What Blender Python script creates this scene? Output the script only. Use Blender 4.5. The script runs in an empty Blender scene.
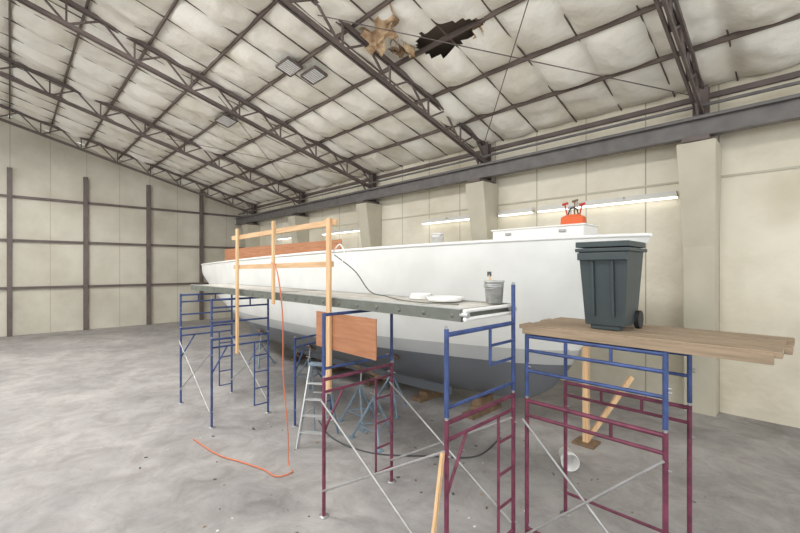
import bpy, math, random
from mathutils import Vector, Matrix, noise
random.seed(7)
scene=bpy.context.scene
scene.view_settings.view_transform='Standard'

# ---------------------------------------------------------------- materials
def srgb(c):
    return tuple(((v/255)/12.92 if v/255<=0.04045 else ((v/255+0.055)/1.055)**2.4) for v in c)
def mat(name,col,rough=.6,metal=0,var=0,scale=3,col2=None,bump=0,bscale=40,emit=0,detail=6,lo=.35,hi=.7):
    m=bpy.data.materials.new(name); m.use_nodes=True
    nt=m.node_tree; b=nt.nodes['Principled BSDF']
    c=srgb(col); b.inputs['Roughness'].default_value=rough; b.inputs['Metallic'].default_value=metal
    b.inputs['Base Color'].default_value=(*c,1)
    if col2 or var:
        c2=srgb(col2) if col2 else tuple(x*(1-var) for x in c)
        tc=nt.nodes.new('ShaderNodeTexCoord'); n=nt.nodes.new('ShaderNodeTexNoise')
        n.inputs['Scale'].default_value=scale; n.inputs['Detail'].default_value=detail
        r=nt.nodes.new('ShaderNodeValToRGB')
        r.color_ramp.elements[0].position=lo; r.color_ramp.elements[1].position=hi
        r.color_ramp.elements[0].color=(*c,1); r.color_ramp.elements[1].color=(*c2,1)
        nt.links.new(tc.outputs['Object'],n.inputs['Vector']); nt.links.new(n.outputs['Fac'],r.inputs['Fac'])
        nt.links.new(r.outputs['Color'],b.inputs['Base Color'])
    if bump:
        tc=nt.nodes.new('ShaderNodeTexCoord'); n=nt.nodes.new('ShaderNodeTexNoise')
        n.inputs['Scale'].default_value=bscale; n.inputs['Detail'].default_value=4; bp=nt.nodes.new('ShaderNodeBump')
        bp.inputs['Strength'].default_value=bump; bp.inputs['Distance'].default_value=.06
        nt.links.new(tc.outputs['Object'],n.inputs['Vector']); nt.links.new(n.outputs['Fac'],bp.inputs['Height'])
        nt.links.new(bp.outputs['Normal'],b.inputs['Normal'])
    if emit:
        b.inputs['Emission Color'].default_value=(*c,1); b.inputs['Emission Strength'].default_value=emit
    return m

def wood(name,c1,c2,axis=(1,12,12),rough=.7):
    m=mat(name,c1,rough,col2=c2,scale=2.0,lo=.3,hi=.75)
    nt=m.node_tree
    n=[x for x in nt.nodes if x.type=='TEX_NOISE'][0]; tc=[x for x in nt.nodes if x.type=='TEX_COORD'][0]
    mp=nt.nodes.new('ShaderNodeMapping'); mp.inputs['Scale'].default_value=axis
    nt.links.new(tc.outputs['Object'],mp.inputs['Vector']); nt.links.new(mp.outputs['Vector'],n.inputs['Vector'])
    return m

M={}
M['steel']=mat('brown_painted_steel',(106,94,90),.6,var=.35,scale=2)
M['purlin']=mat('purlin_steel',(108,95,88),.6,var=.3,scale=2)
M['lining']=mat('vinyl_insulation',(240,237,228),.6,col2=(212,204,186),scale=.7,bump=.6,bscale=3.5,lo=.42,hi=.8)
M['roofdeck']=mat('roof_sheet',(110,98,86),.7)
M['torn']=mat('torn_insulation',(206,180,146),.9,col2=(130,98,70),scale=5,bump=.6,bscale=12)
M['pilaster']=mat('beige_cladding',(194,188,170),.6,var=.12,scale=1.5)
M['rail']=mat('crane_rail_steel',(110,106,104),.5,var=.3,scale=3)
M['white']=mat('white_plastic',(232,231,228),.4)
M['tube']=mat('fluorescent_tube',(255,252,246),.4,emit=2.2)
M['fix']=mat('fixture_enamel',(206,204,198),.4)
M['purple']=mat('maroon_scaffold_paint',(122,58,82),.5,var=.5,scale=9,metal=.1)
M['blue']=mat('blue_scaffold_paint',(64,84,136),.5,var=.45,scale=9,metal=.1)
M['galv']=mat('galvanised_tube',(175,175,175),.4,metal=.5,var=.2,scale=8)
M['alu']=mat('aluminium',(196,198,198),.35,metal=.6)
M['channel']=mat('deck_side_rail',(112,116,108),.5,metal=.2,var=.25,scale=6)
M['decktop']=mat('deck_board',(214,211,205),.7,col2=(184,180,170),scale=4)
M['pine']=wood('pine_lumber',(218,184,142),(188,150,110),(12,12,1))
M['pineX']=wood('pine_lumber_rail',(210,176,136),(180,142,104),(1,12,12))
M['ply']=wood('plywood',(176,124,90),(148,98,68),(1,8,8))
M['plank']=wood('old_plank',(160,140,116),(120,104,86),(1,14,14))
M['black']=mat('black_rubber',(32,32,34),.6)
M['orange']=mat('orange_hose_rubber',(206,112,76),.5)
M['red']=mat('red_plastic',(190,50,36),.5)
M['tool']=mat('tool_bag_fabric',(216,104,60),.8)
M['bin']=mat('dark_green_bin_plastic',(54,64,66),.5,var=.2,scale=4)
M['bucketg']=mat('paint_splashed_bucket',(196,196,194),.4,col2=(140,142,140),scale=9)
M['standb']=mat('boat_stand_paint',(128,146,162),.5,var=.3,scale=8)
M['dkgrey']=mat('dark_grey_plastic',(70,72,76),.6)
M['timber']=wood('block_timber',(130,106,80),(92,74,58),(3,3,3))

def wall_mat(name,base,stain,axis):
    m=mat(name,base,.7,col2=stain,scale=.55,lo=.4,hi=.8,detail=8)
    nt=m.node_tree; b=nt.nodes['Principled BSDF']; ramp=[x for x in nt.nodes if x.type=='VALTORGB'][0]
    tc=[x for x in nt.nodes if x.type=='TEX_COORD'][0]
    sep=nt.nodes.new('ShaderNodeSeparateXYZ'); nt.links.new(tc.outputs['Object'],sep.inputs[0])
    dv=nt.nodes.new('ShaderNodeMath'); dv.operation='DIVIDE'; dv.inputs[1].default_value=1.52
    nt.links.new(sep.outputs[axis],dv.inputs[0])
    fr=nt.nodes.new('ShaderNodeMath'); fr.operation='FRACT'; nt.links.new(dv.outputs[0],fr.inputs[0])
    lt=nt.nodes.new('ShaderNodeMath'); lt.operation='LESS_THAN'; lt.inputs[1].default_value=.02
    nt.links.new(fr.outputs[0],lt.inputs[0])
    mx=nt.nodes.new('ShaderNodeMixRGB'); mx.inputs[2].default_value=(*srgb((168,160,142)),1)
    nt.links.new(lt.outputs[0],mx.inputs[0]); nt.links.new(ramp.outputs[0],mx.inputs[1])
    nt.links.new(mx.outputs[0],b.inputs['Base Color'])
    n=nt.nodes.new('ShaderNodeTexNoise'); n.inputs['Scale'].default_value=1.6; n.inputs['Detail'].default_value=3
    bp=nt.nodes.new('ShaderNodeBump'); bp.inputs['Strength'].default_value=.5; bp.inputs['Distance'].default_value=.12
    nt.links.new(tc.outputs['Object'],n.inputs['Vector']); nt.links.new(n.outputs['Fac'],bp.inputs['Height'])
    nt.links.new(bp.outputs['Normal'],b.inputs['Normal'])
    return m
M['wall']=wall_mat('wall_lining',(225,219,202),(194,185,162),0)
M['wallend']=wall_mat('end_wall_lining',(200,196,182),(172,166,150),1)

def floor_mat():
    m=bpy.data.materials.new('dusty_concrete'); m.use_nodes=True
    nt=m.node_tree; b=nt.nodes['Principled BSDF']; b.inputs['Roughness'].default_value=.65
    tc=nt.nodes.new('ShaderNodeTexCoord')
    def N(s,d,r0,r1,c0,c1,dist=.4):
        n=nt.nodes.new('ShaderNodeTexNoise'); n.inputs['Scale'].default_value=s; n.inputs['Detail'].default_value=d
        n.inputs['Roughness'].default_value=.7; n.inputs['Distortion'].default_value=dist
        r=nt.nodes.new('ShaderNodeValToRGB'); r.color_ramp.elements[0].position=r0; r.color_ramp.elements[1].position=r1
        r.color_ramp.elements[0].color=(*srgb(c0),1); r.color_ramp.elements[1].color=(*srgb(c1),1)
        nt.links.new(tc.outputs['Object'],n.inputs['Vector']); nt.links.new(n.outputs['Fac'],r.inputs['Fac']); return r
    a=N(.45,9,.35,.65,(136,133,132),(168,165,162))
    c=N(1.6,12,.42,.75,(255,255,255),(210,206,204),1.0)
    s=N(13,5,.64,.69,(255,255,255),(204,200,196))
    l=N(7,8,.64,.72,(0,0,0),(96,95,93),.8)
    def MX(t,x,y):
        k=nt.nodes.new('ShaderNodeMixRGB'); k.blend_type=t; k.inputs[0].default_value=1
        nt.links.new(x.outputs[0],k.inputs[1]); nt.links.new(y.outputs[0],k.inputs[2]); return k
    o=MX('ADD',MX('MULTIPLY',MX('MULTIPLY',a,c),s),l)
    nt.links.new(o.outputs[0],b.inputs['Base Color'])
    return m
M['floor']=floor_mat()

def hull_mat():
    m=bpy.data.materials.new('hull_paint'); m.use_nodes=True
    nt=m.node_tree; b=nt.nodes['Principled BSDF']; b.inputs['Roughness'].default_value=.34
    tc=nt.nodes.new('ShaderNodeTexCoord'); sep=nt.nodes.new('ShaderNodeSeparateXYZ')
    nt.links.new(tc.outputs['Object'],sep.inputs[0])
    dv=nt.nodes.new('ShaderNodeMath'); dv.operation='DIVIDE'; dv.inputs[1].default_value=4.5
    nt.links.new(sep.outputs[2],dv.inputs[0])
    r=nt.nodes.new('ShaderNodeValToRGB'); r.color_ramp.interpolation='CONSTANT'
    e=r.color_ramp.elements; e[0].position=0; e[0].color=(*srgb((110,114,120)),1)
    e[1].position=1.46/4.5; e[1].color=(*srgb((186,188,188)),1)
    x=e.new(1.78/4.5); x.color=(*srgb((226,227,224)),1)
    nt.links.new(dv.outputs[0],r.inputs['Fac'])
    n=nt.nodes.new('ShaderNodeTexNoise'); n.inputs['Scale'].default_value=.8; n.inputs['Detail'].default_value=6
    nt.links.new(tc.outputs['Object'],n.inputs['Vector'])
    r2=nt.nodes.new('ShaderNodeValToRGB'); r2.color_ramp.elements[0].position=.35; r2.color_ramp.elements[0].color=(.86,.86,.85,1)
    r2.color_ramp.elements[1].position=.65; r2.color_ramp.elements[1].color=(1,1,1,1)
    nt.links.new(n.outputs['Fac'],r2.inputs['Fac'])
    mx=nt.nodes.new('ShaderNodeMixRGB'); mx.blend_type='MULTIPLY'; mx.inputs[0].default_value=1
    nt.links.new(r.outputs[0],mx.inputs[1]); nt.links.new(r2.outputs[0],mx.inputs[2])
    nt.links.new(mx.outputs[0],b.inputs['Base Color'])
    return m
M['hull']=hull_mat()

# ---------------------------------------------------------------- mesh builder
class MB:
    def __init__(s): s.v=[];s.f=[];s.m=[];s.sm=[];s.ml=[]
    def mi(s,k):
        if k not in s.ml: s.ml.append(k)
        return s.ml.index(k)
    def add(s,vs,fs,k,smooth=False):
        o=len(s.v); s.v+= [tuple(v) for v in vs]; i=s.mi(k)
        for f in fs: s.f.append([a+o for a in f]); s.m.append(i); s.sm.append(smooth)
    def box(s,c,size,k,R=None):
        hx,hy,hz=[a/2 for a in size]; c=Vector(c); vs=[]
        for x in(-hx,hx):
            for y in(-hy,hy):
                for z in(-hz,hz):
                    p=Vector((x,y,z)); 
                    if R: p=R@p
                    vs.append(c+p)
        s.add(vs,[(0,1,3,2),(4,6,7,5),(0,4,5,1),(2,3,7,6),(0,2,6,4),(1,5,7,3)],k)
    def beam(s,p0,p1,w,h,k,up=(0,0,1)):
        p0=Vector(p0);p1=Vector(p1);d=(p1-p0);L=d.length;d.normalize();u=Vector(up)
        if abs(d.dot(u))>.99:u=Vector((0,1,0))
        sx=d.cross(u).normalized();uz=sx.cross(d)
        R=Matrix((d,sx,uz)).transposed()
        s.box((p0+p1)/2,(L,w,h),k,R)
    def tube(s,p0,p1,r,k,n=8,r2=None):
        s.path([p0,p1],r,k,n,r2)
    def path(s,pts,r,k,n=8,r2=None):
        pts=[Vector(p) for p in pts]; vs=[];fs=[];prev=None
        for i,p in enumerate(pts):
            d=(pts[min(i+1,len(pts)-1)]-pts[max(i-1,0)]).normalized()
            if prev is None:
                a=Vector((0,0,1)) if abs(d.z)<.9 else Vector((1,0,0)); x=d.cross(a).normalized()
            else: x=(prev-d*prev.dot(d)).normalized()
            prev=x; y=d.cross(x); rr=r if (r2 is None or i==0) else r2
            for j in range(n):
                t=2*math.pi*j/n; vs.append(p+(x*math.cos(t)+y*math.sin(t))*rr)
        for i in range(len(pts)-1):
            for j in range(n):
                a=i*n+j;b=i*n+(j+1)%n; fs.append((a,b,b+n,a+n))
        s.add(vs,fs,k,True)
        s.add(vs[:n],[tuple(range(n))[::-1]],k); s.add(vs[-n:],[tuple(range(n))],k)
    def lathe(s,prof,c,k,n=24,R=None):
        c=Vector(c);vs=[];fs=[]
        for (r,z) in prof:
            for j in range(n):
                t=2*math.pi*j/n;p=Vector((r*math.cos(t),r*math.sin(t),z))
                if R:p=R@p
                vs.append(c+p)
        for i in range(len(prof)-1):
            for j in range(n):
                a=i*n+j;b=i*n+(j+1)%n;fs.append((a,b,b+n,a+n))
        s.add(vs,fs,k,True)
    def build(s,name,bevel=0):
        me=bpy.data.meshes.new(name); me.from_pydata(s.v,[],s.f)
        for k in s.ml: me.materials.append(M[k])
        for p,i,q in zip(me.polygons,s.m,s.sm): p.material_index=i;p.use_smooth=q
        me.update(); ob=bpy.data.objects.new(name,me); scene.collection.objects.link(ob)
        if bevel:
            b=ob.modifiers.new('bevel','BEVEL');b.width=bevel;b.segments=2;b.limit_method='ANGLE'
        return ob

def spline(pts,n=10):
    P=[Vector(p) for p in pts];P=[P[0]*2-P[1]]+P+[P[-1]*2-P[-2]];out=[]
    for i in range(1,len(P)-2):
        for j in range(n):
            t=j/n;a,b,c,d=P[i-1:i+3]
            out.append(.5*((2*b)+(c-a)*t+(2*a-5*b+4*c-d)*t*t+(3*b-a-3*c+d)*t**3))
    out.append(P[-2]);return out

# ---------------------------------------------------------------- building
WY=12.0; XE=-28.0; XR=9.0; RIDGE=-2.0
def roofz(y):
    return 7.75+.27*(WY-y) if y>=RIDGE else 7.75+.27*(WY-2*RIDGE+y)
m=MB(); m.box(((XE+XR)/2,-2,-.1),(XR-XE,28.4,.2),'floor'); m.build('floor')
m=MB(); m.box(((XE+XR)/2,WY+.1,3.9),(XR-XE,.2,7.8),'wall'); m.build('wall_north')
m=MB(); m.box(((XE+XR)/2,-16.1,1.5),(XR-XE,.2,3.0),'wall'); m.build('light_block_wall_south')  # unseen low wall, put in to cut grazing sky light from behind
m=MB(); m.box((XR+.1,-2,1.5),(.2,28,3.0),'wallend'); m.build('light_block_wall_east')  # unseen too, kept low: blocks low light, leaves sky open above
m=MB()
vs=[(XE,-16,0),(XE,12,0),(XE,12,7.75),(XE,RIDGE,roofz(RIDGE)),(XE,-16,7.75)]
m.add(vs,[(0,1,2,3,4)],'wallend'); m.add([(a-.2,b,c) for a,b,c in vs],[(4,3,2,1,0)],'wallend'); m.build('wall_west')

PUR=1.5; SEAM=1.22
def in_hole(x,y):
    w=.25*noise.noise(Vector((x*1.7,y*1.7,3)))
    return ((x+6.05)/.95)**2+((y-7.35)/.38)**2<1+w*2.5
def lining(y0,y1,name,hole):
    nx=int((XR-XE)/.102); ny=int((y1-y0)/.10 if hole else (y1-y0)/.25); vs=[];fs=[]
    for i in range(nx+1):
        x=XE+(XR-XE)*i/nx
        for j in range(ny+1):
            y=y0+(y1-y0)*j/ny
            u=abs(math.sin(math.pi*(WY-y)/PUR)); v=abs(math.sin(math.pi*(x-XE)/SEAM))
            cell=noise.noise(Vector((math.floor((x-XE)/SEAM)*3.1,math.floor((WY-y)/PUR)*2.7,.5)))
            sag=(.20+.20*cell)*(u**.6)*(v**.6)+.04*noise.noise(Vector((x*1.3,y*2.2,0)))+.07*(u*v)*noise.noise(Vector((x*4,y*2.2,4)))
            vs.append((x,y,roofz(y)-sag))
    for i in range(nx):
        for j in range(ny):
            a=i*(ny+1)+j; cx,cy=vs[a][0],vs[a][1]
            if hole and in_hole(cx,cy): continue
            fs.append((a,a+1,a+ny+2,a+ny+1))
    m=MB(); m.add(vs,fs,'lining',True)
    m.add([(XE,y0,roofz(y0)+.3),(XR,y0,roofz(y0)+.3),(XR,y1,roofz(y1)+.3),(XE,y1,roofz(y1)+.3)],[(0,1,2,3)],'roofdeck')
    return m.build(name)
lining(RIDGE,WY,'ceiling',True)
lining(-16,RIDGE-.001,'ceiling.001',False)

m=MB()
y=WY-PUR
while y>RIDGE:
    z=roofz(y)
    m.beam((XE,y,z-.05),(XR,y,z-.05),.05,.12,'purlin'); y-=PUR
x=XE+SEAM
while x<XR:
    m.beam((x,WY,roofz(WY)-.03),(x,RIDGE,roofz(RIDGE)-.03),.03,.03,'purlin'); x+=SEAM
m.build('roof_purlins')

FR=[-26.0,-19.9,-13.8,-7.8,-1.8,4.2]
def truss(X):
    m=MB()
    def tz(y): return roofz(y)-.20
    D=.62
    for (ya,yb) in ((WY-.15,RIDGE),(RIDGE,-15.8)):
        for o in(-.05,.05):
            m.beam((X+o,ya,tz(ya)),(X+o,yb,tz(yb)),.05,.11,'steel')
            m.beam((X+o,ya,tz(ya)-D),(X+o,yb,tz(yb)-D),.05,.10,'steel')
        n=int(abs(ya-yb)/.75); 
        for i in range(n):
            a=ya+(yb-ya)*i/n; b=ya+(yb-ya)*(i+1)/n
            if i%2==0: m.beam((X,a,tz(a)-D),(X,b,tz(b)),.045,.05,'steel')
            else: m.beam((X,a,tz(a)),(X,b,tz(b)-D),.045,.05,'steel')
            if i%2==1: m.beam((X,b,tz(b)),(X,b,tz(b)-D),.045,.045,'steel')
    m.beam((X,WY-.9,tz(WY-.9)-D),(X,WY-.3,6.4),.05,.06,'steel')
    return m.build('roof_truss')
for X in FR: truss(X)
def column(X):
    m=MB()
    for o in(-.1,.1): m.box((X,WY-.27+o,7.0),(.3,.02,1.35),'steel')
    m.box((X,WY-.27,7.0),(.02,.2,1.35),'steel')
    vs=[]
    for z,d,w in((0,.45,.30),(3.9,.55,.30),(6.25,.95,.36)):
        vs+=[(X-w,WY-.02,z),(X-w,WY-d,z),(X+w,WY-d,z),(X+w,WY-.02,z)]
    fs=[]
    for k in(0,4):
        for j in range(4):
            a=k+j;b=k+(j+1)%4;fs.append((a,b,b+4,a+4))
    fs+=[(8,9,10,11),(3,2,1,0)]
    m.add(vs,fs,'pilaster')
    m.box((X,WY-.55,6.31),(.5,.9,.1),'steel')
    return m.build('tapered_column')
for X in FR: column(X)
m=MB(); yb=11.3
m.box(((XE+XR)/2,yb,6.80),(XR-XE-.2,.30,.03),'rail'); m.box(((XE+XR)/2,yb,6.41),(XR-XE-.2,.26,.03),'rail')
m.box(((XE+XR)/2,yb,6.6),(XR-XE-.2,.02,.38),'rail'); m.box(((XE+XR)/2,yb,6.85),(XR-XE-.2,.07,.08),'rail')
m.build('crane_rail_beam')
m=MB(); m.beam((XE,WY-.06,7.5),(XR,WY-.06,7.5),.1,.12,'steel')
m.beam((XE,WY-.02,5.55),(XR,WY-.02,5.55),.03,.05,'pilaster')
m.build('trim_1')
m=MB(); m.tube((XE+.2,11.42,7.15),(XR,11.42,7.15),.04,'rail'); m.build('sprinkler_pipe')
m=MB()
for yy in(9,6,3,0,-3): m.box((XE+.15,yy,4.2),(.2,.2,8.4),'steel')
for zz in(2.4,4.8,7.0): m.box((XE+.08,-1,zz),(.1,26,.12),'steel')
m.build('trim_2')
m=MB()
for a,b in((FR[3],FR[4]),(FR[1],FR[2])):
    m.tube((a,WY-.5,roofz(WY-.5)-.5),(b,5,roofz(5)-.5),.012,'steel',6)
    m.tube((b,WY-.5,roofz(WY-.5)-.5),(a,5,roofz(5)-.5),.012,'steel',6)
m.build('roof_bracing_rods')
def strip(x,L=1.15):
    m=MB(); z=5.22;y=WY-.13
    m.box((x,y,z),(L+.06,.14,.08),'fix'); m.box((x,y+.06,z+.04),(L,.1,.14),'fix')
    for o in(-.04,.04): m.tube((x-L/2-.02,y+o,z-.06),(x+L/2+.02,y+o,z-.06),.02,'tube')
    m.build('fluorescent_strip_light')
for x in(-2.9,-4.1,-5.35,-6.75,-9.0,-10.25,-14.9,-16.15,-17.4,-21.0,-22.3): strip(x)

def flap(cx,cy,w,l,name,seed,tilt):
    m=MB();vs=[];fs=[];n=18
    for i in range(n+1):
        for j in range(n+1):
            u=i/n-.5;v=j/n
            x=cx+u*w*(1-.25*v)+.14*noise.noise(Vector((u*4,v*4,seed)))+tilt*v
            yy=cy+.40*noise.noise(Vector((u*3,v*3,seed+9)))+.35*v
            z=roofz(cy)-.02-v*l*(.75+.7*noise.noise(Vector((u*5,seed,2))))+.08*noise.noise(Vector((u*9,v*9,seed)))
            vs.append((x,yy,z))
    for i in range(n):
        for j in range(n):
            a=i*(n+1)+j;fs.append((a,a+1,a+n+2,a+n+1))
    m.add(vs,fs,'torn',True);return m.build(name)
flap(-7.1,6.2,1.3,.7,'torn_insulation_flap',1.2,-.1)
flap(-7.3,6.9,.7,.35,'torn_insulation_flap',8.2,.1)
flap(-5.2,7.5,.4,.2,'torn_insulation_flap',5.2,-.1)
def vent(cx,cy,w,h):
    m=MB()
    def P(x,y,o=.0): return (x,y,roofz(y)-.26-o)
    for yy in(cy-h/2,cy+h/2): m.beam(P(cx-w/2,yy),P(cx+w/2,yy),.05,.06,'steel')
    for xx in(cx-w/2,cx+w/2): m.beam(P(xx,cy-h/2),P(xx,cy+h/2),.05,.06,'steel')
    for k in range(1,8):
        xx=cx-w/2+w*k/8; m.beam(P(xx,cy-h/2,.02),P(xx,cy+h/2,.02),.045,.02,'white')
    m.add([P(cx-w/2,cy-h/2,-.04),P(cx+w/2,cy-h/2,-.04),P(cx+w/2,cy+h/2,-.04),P(cx-w/2,cy+h/2,-.04)],[(0,1,2,3)],'channel')
    m.build('roof_vent_grille')
vent(-10.45,5.75,.7,.45); vent(-10.1,6.35,.75,.4); vent(-15.8,6.0,.9,.5)

# ---------------------------------------------------------------- boat
CY=8.0; X0=-1.95; XS=-20.0
def interp(tab,x):
    for (a,b),(c,d) in zip(tab,tab[1:]):
        if (x<=a and x>=c): 
            t=(a-x)/(a-c); return b+(d-b)*t
    return tab[-1][1]
KT=[(-1.95,3.97),(-2.5,2.93),(-3.07,1.9),(-3.35,1.38),(-3.7,.93),(-4.1,.66),(-4.6,.5),(-6,.42),(-14,.45),(-16,.8),(-18,1.5),(-20,2.4)]
def Kz(x): return sum(interp(KT,min(X0,max(XS,x+o))) for o in(-.12,-.06,0,.06,.12))/5
def Sz(t): return 3.97-.52*t+.1*t*t
def Bh(t):
    if t<.45: return 2.4*max(0,(1-(1-t/.45)**2))**.8
    return 2.4-.9*((t-.45)/.55)**2
def hull_z(x,y):
    t=(X0-x)/(X0-XS); k=Kz(x); w=min(1,(t)/.4); mm=1.25+1.75*w; e=.95-.38*w
    f=min(.99,abs(y-CY)/Bh(t)); q=1-(1-f**(1/e))**(1/mm); return k+(Sz(t)-k)*q
def hull():
    m=MB(); N=90;Q=26;vs=[]
    for i in range(N+1):
        t=(i/N)**1.6; x=X0+(XS-X0)*t; k=min(Kz(x),Sz(t)-.0); 
        if i==0:k=Sz(0)-.02
        w=min(1,t/.4); mm=1.25+1.75*w; e=.95-.38*w; B=Bh(t)+.02
        for side in(-1,1):
            for j in range(Q+1):
                q=(j/Q)**1.5; z=k+(Sz(t)-k)*q
                yy=B*(1-(1-q)**mm)**e
                vs.append((x,CY+side*yy,z))
    W=2*(Q+1);fs=[]
    for i in range(N):
        for sd in(0,1):
            for j in range(Q):
                a=i*W+sd*(Q+1)+j
                f=(a,a+1,a+1+W,a+W); fs.append(f if sd else f[::-1])
    m.add(vs,fs,'hull',True)
    o=N*W; 
    m.add(vs[o:o+W],[(j,j+1,Q+1+j+1,Q+1+j) for j in range(Q)],'hull')
    dk=[];
    for i in range(N+1):
        a=vs[i*W+Q];b=vs[i*W+W-1]; dk+=[(a[0],a[1]+.02,a[2]-.12),(b[0],b[1]-.02,b[2]-.12)]
    m.add(dk,[(2*i,2*i+1,2*i+3,2*i+2) for i in range(N)],'white')
    for c in(Q,W-1):
        m.path([(vs[i*W+c][0],vs[i*W+c][1],vs[i*W+c][2]+.01) for i in range(N+1)],.035,'white',8)
    kv=[]
    secs=[(-6.3,.02),(-7.2,.16),(-9,.26),(-11.5,.26),(-13.8,.16),(-14.6,.02)]
    for x,w in secs: kv+=[(x,CY-w,.2),(x,CY+w,.2),(x,CY+w,.8),(x,CY-w,.8)]
    kf=[]
    for i in range(len(secs)-1):
        for j in range(4):
            a=i*4+j;b=i*4+(j+1)%4;kf.append((a,b,b+4,a+4))
    m.add(kv,kf,'hull')
    m.beam((-17.6,CY,.35),(-17.6,CY,1.5),.06,.9,'hull',up=(1,0,0))
    c=[]
    for x,w,z in((-5.9,.7,3.78),(-15.5,1.1,3.6)):
        c+=[(x,CY-w,z-.2),(x,CY+w,z-.2),(x,CY+w*.85,z+.12),(x,CY-w*.85,z+.12)]
    m.add(c,[(0,1,2,3),(7,6,5,4),(0,3,7,4),(1,5,6,2),(3,2,6,7)],'white')
    return m.build('sailing_yacht_hull')
hull()
for x in(-5.4,-7,-9,-11,-13.3):
    m=MB(); m.box((x,CY,.05),(.3,1.2,.1),'timber'); m.box((x,CY,.15),(.28,.7,.1),'timber')
    if x>-6: m.box((x,CY,.3),(.26,.5,.2),'timber')
    m.build('keel_block',.006)
def stand(x,y,z=None,s=1,r=.5):
    if z is None: z=hull_z(x,y+.05*s)-.10
    za=min(1.0,z*.7)
    m=MB(); foot=[]
    for a in(90,210,330):
        fx=x+r*math.cos(math.radians(a));fy=y+r*math.sin(math.radians(a)); foot.append((fx,fy,.02))
        m.tube((x,y,za),(fx,fy,.02),.026,'standb'); m.box((fx,fy,.012),(.12,.12,.024),'standb')
    for i in range(3):
        a=Vector(foot[i]);b=Vector(foot[(i+1)%3]);t=Vector((x,y,za))
        m.tube(a.lerp(t,.3),b.lerp(t,.3),.014,'standb')
    m.tube((x,y,za*.8),(x,y+.05*s,z),.02,'galv'); m.tube((x-.13,y,za+.04),(x+.13,y,za+.04),.012,'galv')
    d=Vector((0,.55*s,1)).normalized();R=d.to_track_quat('Z','Y').to_matrix()
    m.box((x,y+.05*s,z+.02),(.26,.26,.04),'timber',R)
    m.build('boat_jack_stand')
for x,y in((-7.0,6.55),(-10.3,6.3),(-13.5,6.3)): stand(x,y)
for x in(-7.3,-10.3,-13.5): stand(x,9.6,None,-1)
stand(-6.0,5.15,1.25,1,.48); stand(-6.9,5.5,1.15,1,.45)

m=MB(); m.box((-13.9,6.9,3.93),(8.8,.02,.62),'ply')
for x in(-17.8,-15,-12,-9.8): m.box((x,6.94,3.91),(.04,.06,.6),'pine')
m.build('plywood_screen')
m=MB(); m.box((-4.0,8.15,4.06),(2.0,.7,.34),'white'); m.box((-4.0,8.15,4.24),(2.06,.76,.035),'white')
for x in(-4.6,-3.4): m.box((x,7.775,4.14),(.14,.03,.06),'galv')
m.build('white_storage_box',.02)
m=MB()
x,y,z=-3.32,8.1,4.26
vs=[]
for zz,w,d in((0,.22,.1),(.16,.21,.09),(.22,.1,.03)): vs+=[(x-w,y-d,z+zz),(x+w,y-d,z+zz),(x+w,y+d,z+zz),(x-w,y+d,z+zz)]
m.add(vs,[(k+j,k+(j+1)%4,k+4+(j+1)%4,k+4+j) for k in(0,4) for j in range(4)]+[(8,9,10,11),(3,2,1,0)],'tool')
m.path(spline([(x-.1,y,z+.21),(x-.06,y,z+.33),(x+.06,y,z+.33),(x+.1,y,z+.21)],6),.014,'black')
for k,(dx,dz,c) in enumerate(((-.18,.44,'red'),(.02,.48,'timber'),(.16,.40,'red'),(-.07,.36,'galv'))):
    m.tube((x+dx*.6,y+.02,z+.1),(x+dx,y+.03,z+dz),.016,c); m.tube((x+dx-.05,y+.03,z+dz),(x+dx+.06,y+.03,z+dz+.02),.024,c)
m.build('orange_tool_bag')

def bucket(c,r,h,k,name,R=None,stick=False):
    m=MB(); pr=[(0,0),(r*.84,0),(r,h*.92),(r*1.06,h*.92),(r*1.06,h),(r*.97,h),(r*.81,.012),(0,.012)]
    m.lathe(pr,c,k,28,R); c=Vector(c)
    arc=[Vector((r*1.06*math.cos(math.pi*i/12),-r*1.06*math.sin(math.pi*i/12),h*.9-r*.6*math.sin(math.pi*i/12))) for i in range(13)]
    m.path([c+((R@p) if R else p) for p in arc],.005,'galv',6)
    for f in(.8,.72): m.lathe([(r*(.84+.16*f)+.001,h*f),(r*(.84+.16*f)+.007,h*f+.01),(r*(.84+.16*f)+.001,h*f+.02)],c,k,28,R)
    if stick: m.tube(c+Vector((.03,0,.03)),c+Vector((-.09,.03,h+.07)),.012,'pine'); m.box(c+Vector((-.09,.03,h+.08)),(.05,.02,.06),'dkgrey')
    m.build(name)

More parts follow.
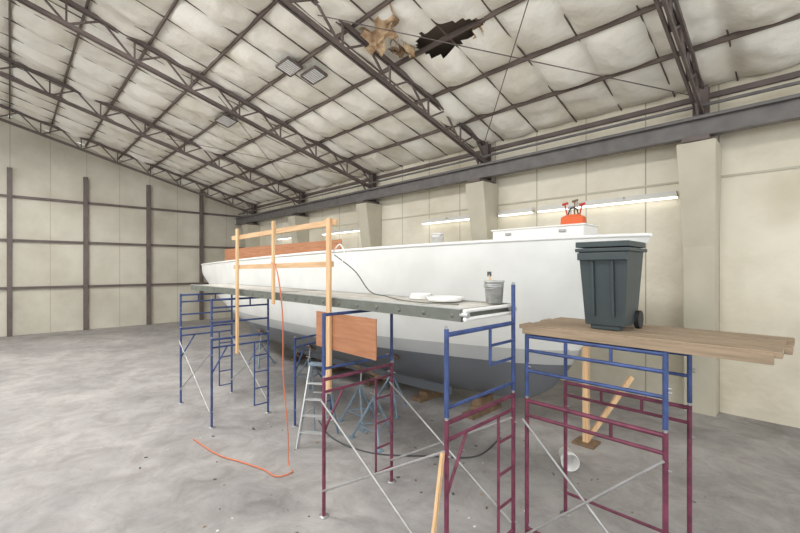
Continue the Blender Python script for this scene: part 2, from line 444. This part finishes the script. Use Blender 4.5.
# ---------------------------------------------------------------- scaffolding
R0=.025
def frame(p,q,z0,h,k,ladder=True,ext=0,name='scaffold_frame'):
    m=MB(); p=Vector((p[0],p[1],0));q=Vector((q[0],q[1],0)); Z=Vector((0,0,1))
    def at(u,z): return p.lerp(q,u)+Z*z
    for u in(0,1):
        m.tube(at(u,z0),at(u,z0+h+ext*(u)),R0,k,10)
        m.tube(at(u,z0+h+ext*u),at(u,z0+h+ext*u+.03),.018,'galv',8)
        if z0<.05: m.lathe([(0,0),(.07,0),(.07,.012),(0,.012)],at(u,z0),'galv',12)
        for zz in(.35,h-.35): m.tube(at(u,z0+zz),at(u,z0+zz)+Vector((.05,0,0)),.009,'galv',6)
    m.tube(at(0,z0+h-.03),at(1,z0+h-.03),R0*.95,k,10)
    m.tube(at(0,z0+h-.20),at(1,z0+h-.20),R0*.8,k,10)
    if ladder:
        L=.26; uu=1-L
        m.tube(at(uu,z0+h-.2),at(uu,z0+.25),R0*.7,k,8)
        zz=z0+.25
        while zz<z0+h-.3: m.tube(at(uu,zz),at(1,zz),R0*.65,k,8); zz+=.38
        m.tube(at(.26,z0+h-.2),at(0,z0+h-.75),R0*.7,k,8)
    else:
        m.tube(at(0,z0+.3),at(1,z0+.3),R0*.8,k,8)
        for uu in(.33,.66): m.tube(at(uu,z0+h-.03),at(uu,z0+h-.2),R0*.7,k,8)
    return m.build(name)
def brace(a,b,name='scaffold_cross_brace'):
    (x0,y0,zl,zh),(x1,y1)=a,b; m=MB()
    m.tube((x0,y0-.045,zh),(x1,y1-.045,zl),.014,'galv',8); m.tube((x0,y0-.015,zl),(x1,y1-.015,zh),.014,'galv',8)
    m.build(name)
YN,YF=3.08,4.35
FX=[-2.5,-4.65,-8.9,-11.05]
frame((FX[0],YN),(FX[0],YF),0,1.9,'purple')
frame((FX[1],YN),(FX[1],YF),0,1.9,'purple')
m=MB(); X=FX[0]
for yy,zt_ in((YN,2.80),(YF,3.2)): 
    m.tube((X,yy,1.93),(X,yy,zt_),R0,'blue',10); m.tube((X,yy,zt_),(X,yy,zt_+.03),.018,'galv')
m.tube((X,YN,2.74),(X,YF,2.74),R0,'blue',10)
ym=3.85; m.tube((X,ym,2.74),(X,ym,2.32),.018,'blue')
for zz in(2.32,2.53): m.tube((X,ym,zz),(X,YF,zz),.018,'blue')
m.tube((X,YN,2.02),(X,YF,2.02),.020,'blue')
m.build('scaffold_frame')
for X in FX[2:]:
    frame((X,YN),(X,YF),0,1.9,'blue'); frame((X,YN),(X,YF),1.93,.82,'blue',ladder=False)
m=MB(); X=FX[1]
for yy in(YN,YF): m.tube((X,yy,1.93),(X,yy,2.78),R0,'blue',10)
m.tube((X,YN,2.76),(X,YF,2.76),R0*.9,'blue',10); m.tube((X,YN,2.02),(X,YF,2.02),.020,'blue'); m.build('scaffold_frame')
for yy in(YN,YF):
    brace((FX[1],yy,.35,1.6),(FX[0],yy)); brace((FX[3],yy,.35,1.6),(FX[2],yy))
frame((-7.75,4.4),(-8.0,5.5),0,1.9,'blue')
frame((-2.36,4.42),(-.95,4.42),0,1.85,'purple',ladder=False)
frame((-2.36,4.42),(-.95,4.42),1.88,.74,'blue',ladder=False)
frame((-2.36,5.5),(-.95,5.5),0,1.85,'purple',ladder=False)
frame((-2.36,5.5),(-.95,5.5),1.88,.74,'blue',ladder=False)
m=MB(); m.tube((-2.4,4.39,1.6),(-.95,4.39,.2),.014,'galv'); m.tube((-2.4,4.36,.2),(-.95,4.36,1.6),.014,'galv'); m.build('scaffold_cross_brace')

m=MB()
xa,xb=-11.6,-2.62; y0,y1=3.48,4.5; zt=2.95
m.box(((xa+xb)/2,(y0+y1)/2,zt-.02),(xb-xa,y1-y0-.06,.035),'decktop')
for yy in(y0,y1):
    m.box(((xa+xb)/2,yy,zt-.06),(xb-xa,.012,.13),'channel')
    s=.02 if yy==y0 else -.02
    m.box(((xa+xb)/2,yy+s,zt+.008),(xb-xa,.06,.012),'alu'); m.box(((xa+xb)/2,yy+s,zt-.125),(xb-xa,.06,.012),'channel')
x=xb-.12
while x>xa:
    m.tube((x,y0-.006,zt-.07),(x,y1+.006,zt-.07),.02,'alu',8); m.lathe([(0,0),(.025,0),(.025,.008),(0,.008)],(x,y0-.007,zt-.07),'channel',10,Matrix.Rotation(math.pi/2,3,'X')); x-=.42
for xx in(xb-.05,-6.95,-7.0): m.box((xx,(y0+y1)/2,zt-.06),(.05,y1-y0,.12),'channel')
for zz in(-.01,-.10): m.tube((xb+.04,y0,zt+zz),(xb+.04,y1,zt+zz),.022,'white',10)
for yy in(y0+.02,y1-.02): m.tube((xb-.02,yy,zt-.055),(xb+.08,yy,zt-.055),.03,'alu',10)
m.build('aluminium_scaffold_deck')

m=MB()
for i,yy in enumerate((4.52,4.79,5.06,5.33)): m.box((-1.30+.05*(i%2),yy,2.70),(2.3,.24,.05),'plank')
m.box((-1.30,4.40,2.665),(2.2,.04,.09),'plank'); m.box((-1.30,5.5,2.665),(2.2,.04,.09),'pineX')
m.build('scaffold_plank_platform',.004)

m=MB(); yg=3.43
for x,z0,z1,w in((-5.0,1.55,4.14,.095),(-8.35,1.62,4.22,.09)):
    m.box((x,yg-.03,(z0+z1)/2),(w,.04,z1-z0),'pine')
m.box((-6.75,yg-.03,3.5),(.07,.04,1.5),'pine')
m.beam((-8.7,yg+.01,4.04),(-4.85,yg+.01,4.08),.035,.09,'pineX'); m.beam((-8.6,yg+.01,3.42),(-4.95,yg+.01,3.46),.035,.085,'pineX')
m.build('wooden_guard_rail',.003)
m=MB(); m.box((-4.68,3.44,2.46),(1.42,.018,.54),'ply')
for x in(-5.1,-4.2): m.box((x,3.455,2.48),(.05,.02,.5),'timber')
m.build('plywood_panel')
m=MB(); m.beam((-2.42,2.62,.0),(-2.50,3.02,1.6),.03,.05,'pine'); m.build('lumber_offcut')
m=MB(); m.box((-3.03,8,.95),(.1,.1,1.85),'pine'); m.box((-3.03,8,.02),(.4,.4,.04),'timber'); m.beam((-3.03,8,.05),(-2.4,8.6,1.3),.05,.09,'pine'); m.build('wooden_bow_prop')

bucket((-2.76,4.34,2.965),.12,.28,'bucketg','metal_bucket',stick=True)
bucket((-3.0,7.0,.15),.14,.36,'white','plastic_bucket',R=Matrix.Rotation(math.radians(35),3,'Z')@Matrix.Rotation(math.radians(90),3,'X'))
bucket((-6.45,7.6,3.9),.15,.36,'white','plastic_bucket')
m=MB()
cx,cy=-3.4,4.15
m.lathe([(0,0),(.2,0),(.24,.05),(.25,.05),(.22,-.004),(0,-.004)],(cx,cy,2.97),'white',28)
m.build('roller_paint_tray')
m=MB(); 
for k in range(4): m.path([(-3.9+.15*math.cos(a)+.01*k,4.2+.13*math.sin(a),2.977+.018*k) for a in [i*math.pi/10 for i in range(21)]],.011,'white')
m.build('coiled_white_cord')
m=MB(); m.path(spline([(-5.0,3.5,3.6),(-4.75,3.7,3.35),(-4.65,3.9,3.05),(-4.5,4.1,2.972),(-4.1,3.9,2.968),(-3.9,3.8,2.968),(-3.4,3.7,2.968),(-2.9,3.8,2.968)],10),.009,'channel')
m.path(spline([(-5.0,3.48,3.65),(-4.85,3.5,3.75),(-4.8,3.55,3.55),(-4.95,3.5,3.45)],8),.010,'white')
m.build('extension_cord')
m=MB(); m.path(spline([(-6.75,3.36,3.5),(-6.4,3.3,3.3),(-6.3,3.34,2.6),(-6.38,3.4,1.5),(-6.32,3.45,.6),(-6.3,3.45,.03),(-6.0,3.35,.02),(-6.05,3.1,.02),(-6.4,3.05,.02),(-6.9,2.9,.02),(-7.5,2.7,.02),(-8.5,2.6,.02)],12),.011,'orange',8)
m.build('orange_air_hose')
m=MB(); m.path(spline([(-7.6,4.9,.015),(-6.6,4.6,.015),(-5.6,4.75,.015),(-4.8,5.4,.015),(-4.2,6.0,.015),(-4.3,7.0,.015)],12),.013,'dkgrey',8)
m.build('black_power_cable')
m=MB(); bx,by,bz=-1.56,4.84,2.727
vs=[]
for z,w,d in((.05,.20,.22),(.86,.25,.28)): vs+=[(bx-w,by-d,bz+z),(bx+w,by-d,bz+z),(bx+w,by+d,bz+z),(bx-w,by+d,bz+z)]
m.add(vs,[(0,1,5,4),(1,2,6,5),(2,3,7,6),(3,0,4,7),(3,2,1,0)],'bin')
m.box((bx,by,bz+.87),(.56,.62,.04),'bin'); m.box((bx,by-.02,bz+.93),(.54,.6,.06),'bin')
m.box((bx,by-.31,bz+.80),(.5,.03,.08),'bin')
for s in(-.1,.1): m.box((bx+s,by-.265,bz+.45),(.03,.03,.6),'bin',Matrix.Rotation(.07,3,'X'))
m.tube((bx-.2,by+.33,bz+.9),(bx+.2,by+.33,bz+.9),.018,'bin')
for s in(-.22,.22): m.tube((bx+s-.025,by+.2,bz+.1),(bx+s+.025,by+.2,bz+.1),.1,'black',20)
m.box((bx,by-.15,bz+.028),(.3,.1,.05),'bin')
m.build('wheelie_bin',.012)

m=MB(); lx,ly=-6.75,4.35; H=1.5
Rl=Matrix.Rotation(math.radians(35),3,'Z')
def LP(a,b,z): return Vector((lx,ly,0))+Rl@Vector((a,b,z))
for s in(-1,1):
    m.beam(LP(s*.27,-.38,.0),LP(s*.16,0,H),.03,.07,'alu'); m.beam(LP(s*.25,.42,0),LP(s*.15,.03,H-.03),.025,.045,'standb')
    m.beam(LP(s*.24,-.25,.55),LP(s*.22,.28,.55),.012,.02,'alu')
for i in range(1,5):
    t=i/5.2; w=.27-.11*t; m.box(LP(0,-.38*(1-t),H*t),(w*2,.08,.025),'alu',Rl)
m.box(LP(0,0,H+.01),(.38,.18,.04),'standb',Rl)
for z in(.3,.9): 
    t=z/H; m.beam(LP(-.25+.1*t,.42*(1-t),z),LP(.25-.1*t,.42*(1-t),z),.015,.025,'alu')
m.build('step_ladder')

m=MB()
for i in range(90):
    x=random.uniform(-9,-1); y=random.uniform(1.5,7.5); a=random.uniform(0,6.28); s=random.uniform(.012,.035)
    m.box((x,y,.006),(s*random.uniform(1,2.6),s,.01),random.choice(['timber','dkgrey','plank','channel','fix']),Matrix.Rotation(a,3,'Z'))
m.build('floor_debris')

# ---------------------------------------------------------------- light
w=bpy.data.worlds.new('World'); scene.world=w; w.use_nodes=True
bg=w.node_tree.nodes['Background']; bg.inputs[0].default_value=(.94,.97,1,1); bg.inputs[1].default_value=3.4
def area(loc,rot,sx,sy,e,c=(1,.985,.965)):  # added overhead fill to light the hall from above, not actual fixtures
    l=bpy.data.lights.new('overhead_fill_light','AREA'); l.shape='RECTANGLE'; l.size=sx;l.size_y=sy;l.energy=e;l.color=c
    o=bpy.data.objects.new('overhead_fill_light',l); o.location=loc;o.rotation_euler=rot; scene.collection.objects.link(o)
area((-3,-3,10.3),(math.radians(10),0,0),5,1.5,750)
area((-12,-1,9.8),(math.radians(8),0,0),5,1.0,850)
area((-20,0,9.4),(0,0,0),5,1.0,800)

cam=bpy.data.cameras.new('camera'); cam.lens=18; cam.sensor_width=36; cam.shift_y=.002
co=bpy.data.objects.new('camera',cam); co.location=(0,0,3.4); co.rotation_euler=(math.radians(90),0,math.radians(45.7))
scene.collection.objects.link(co); scene.camera=co
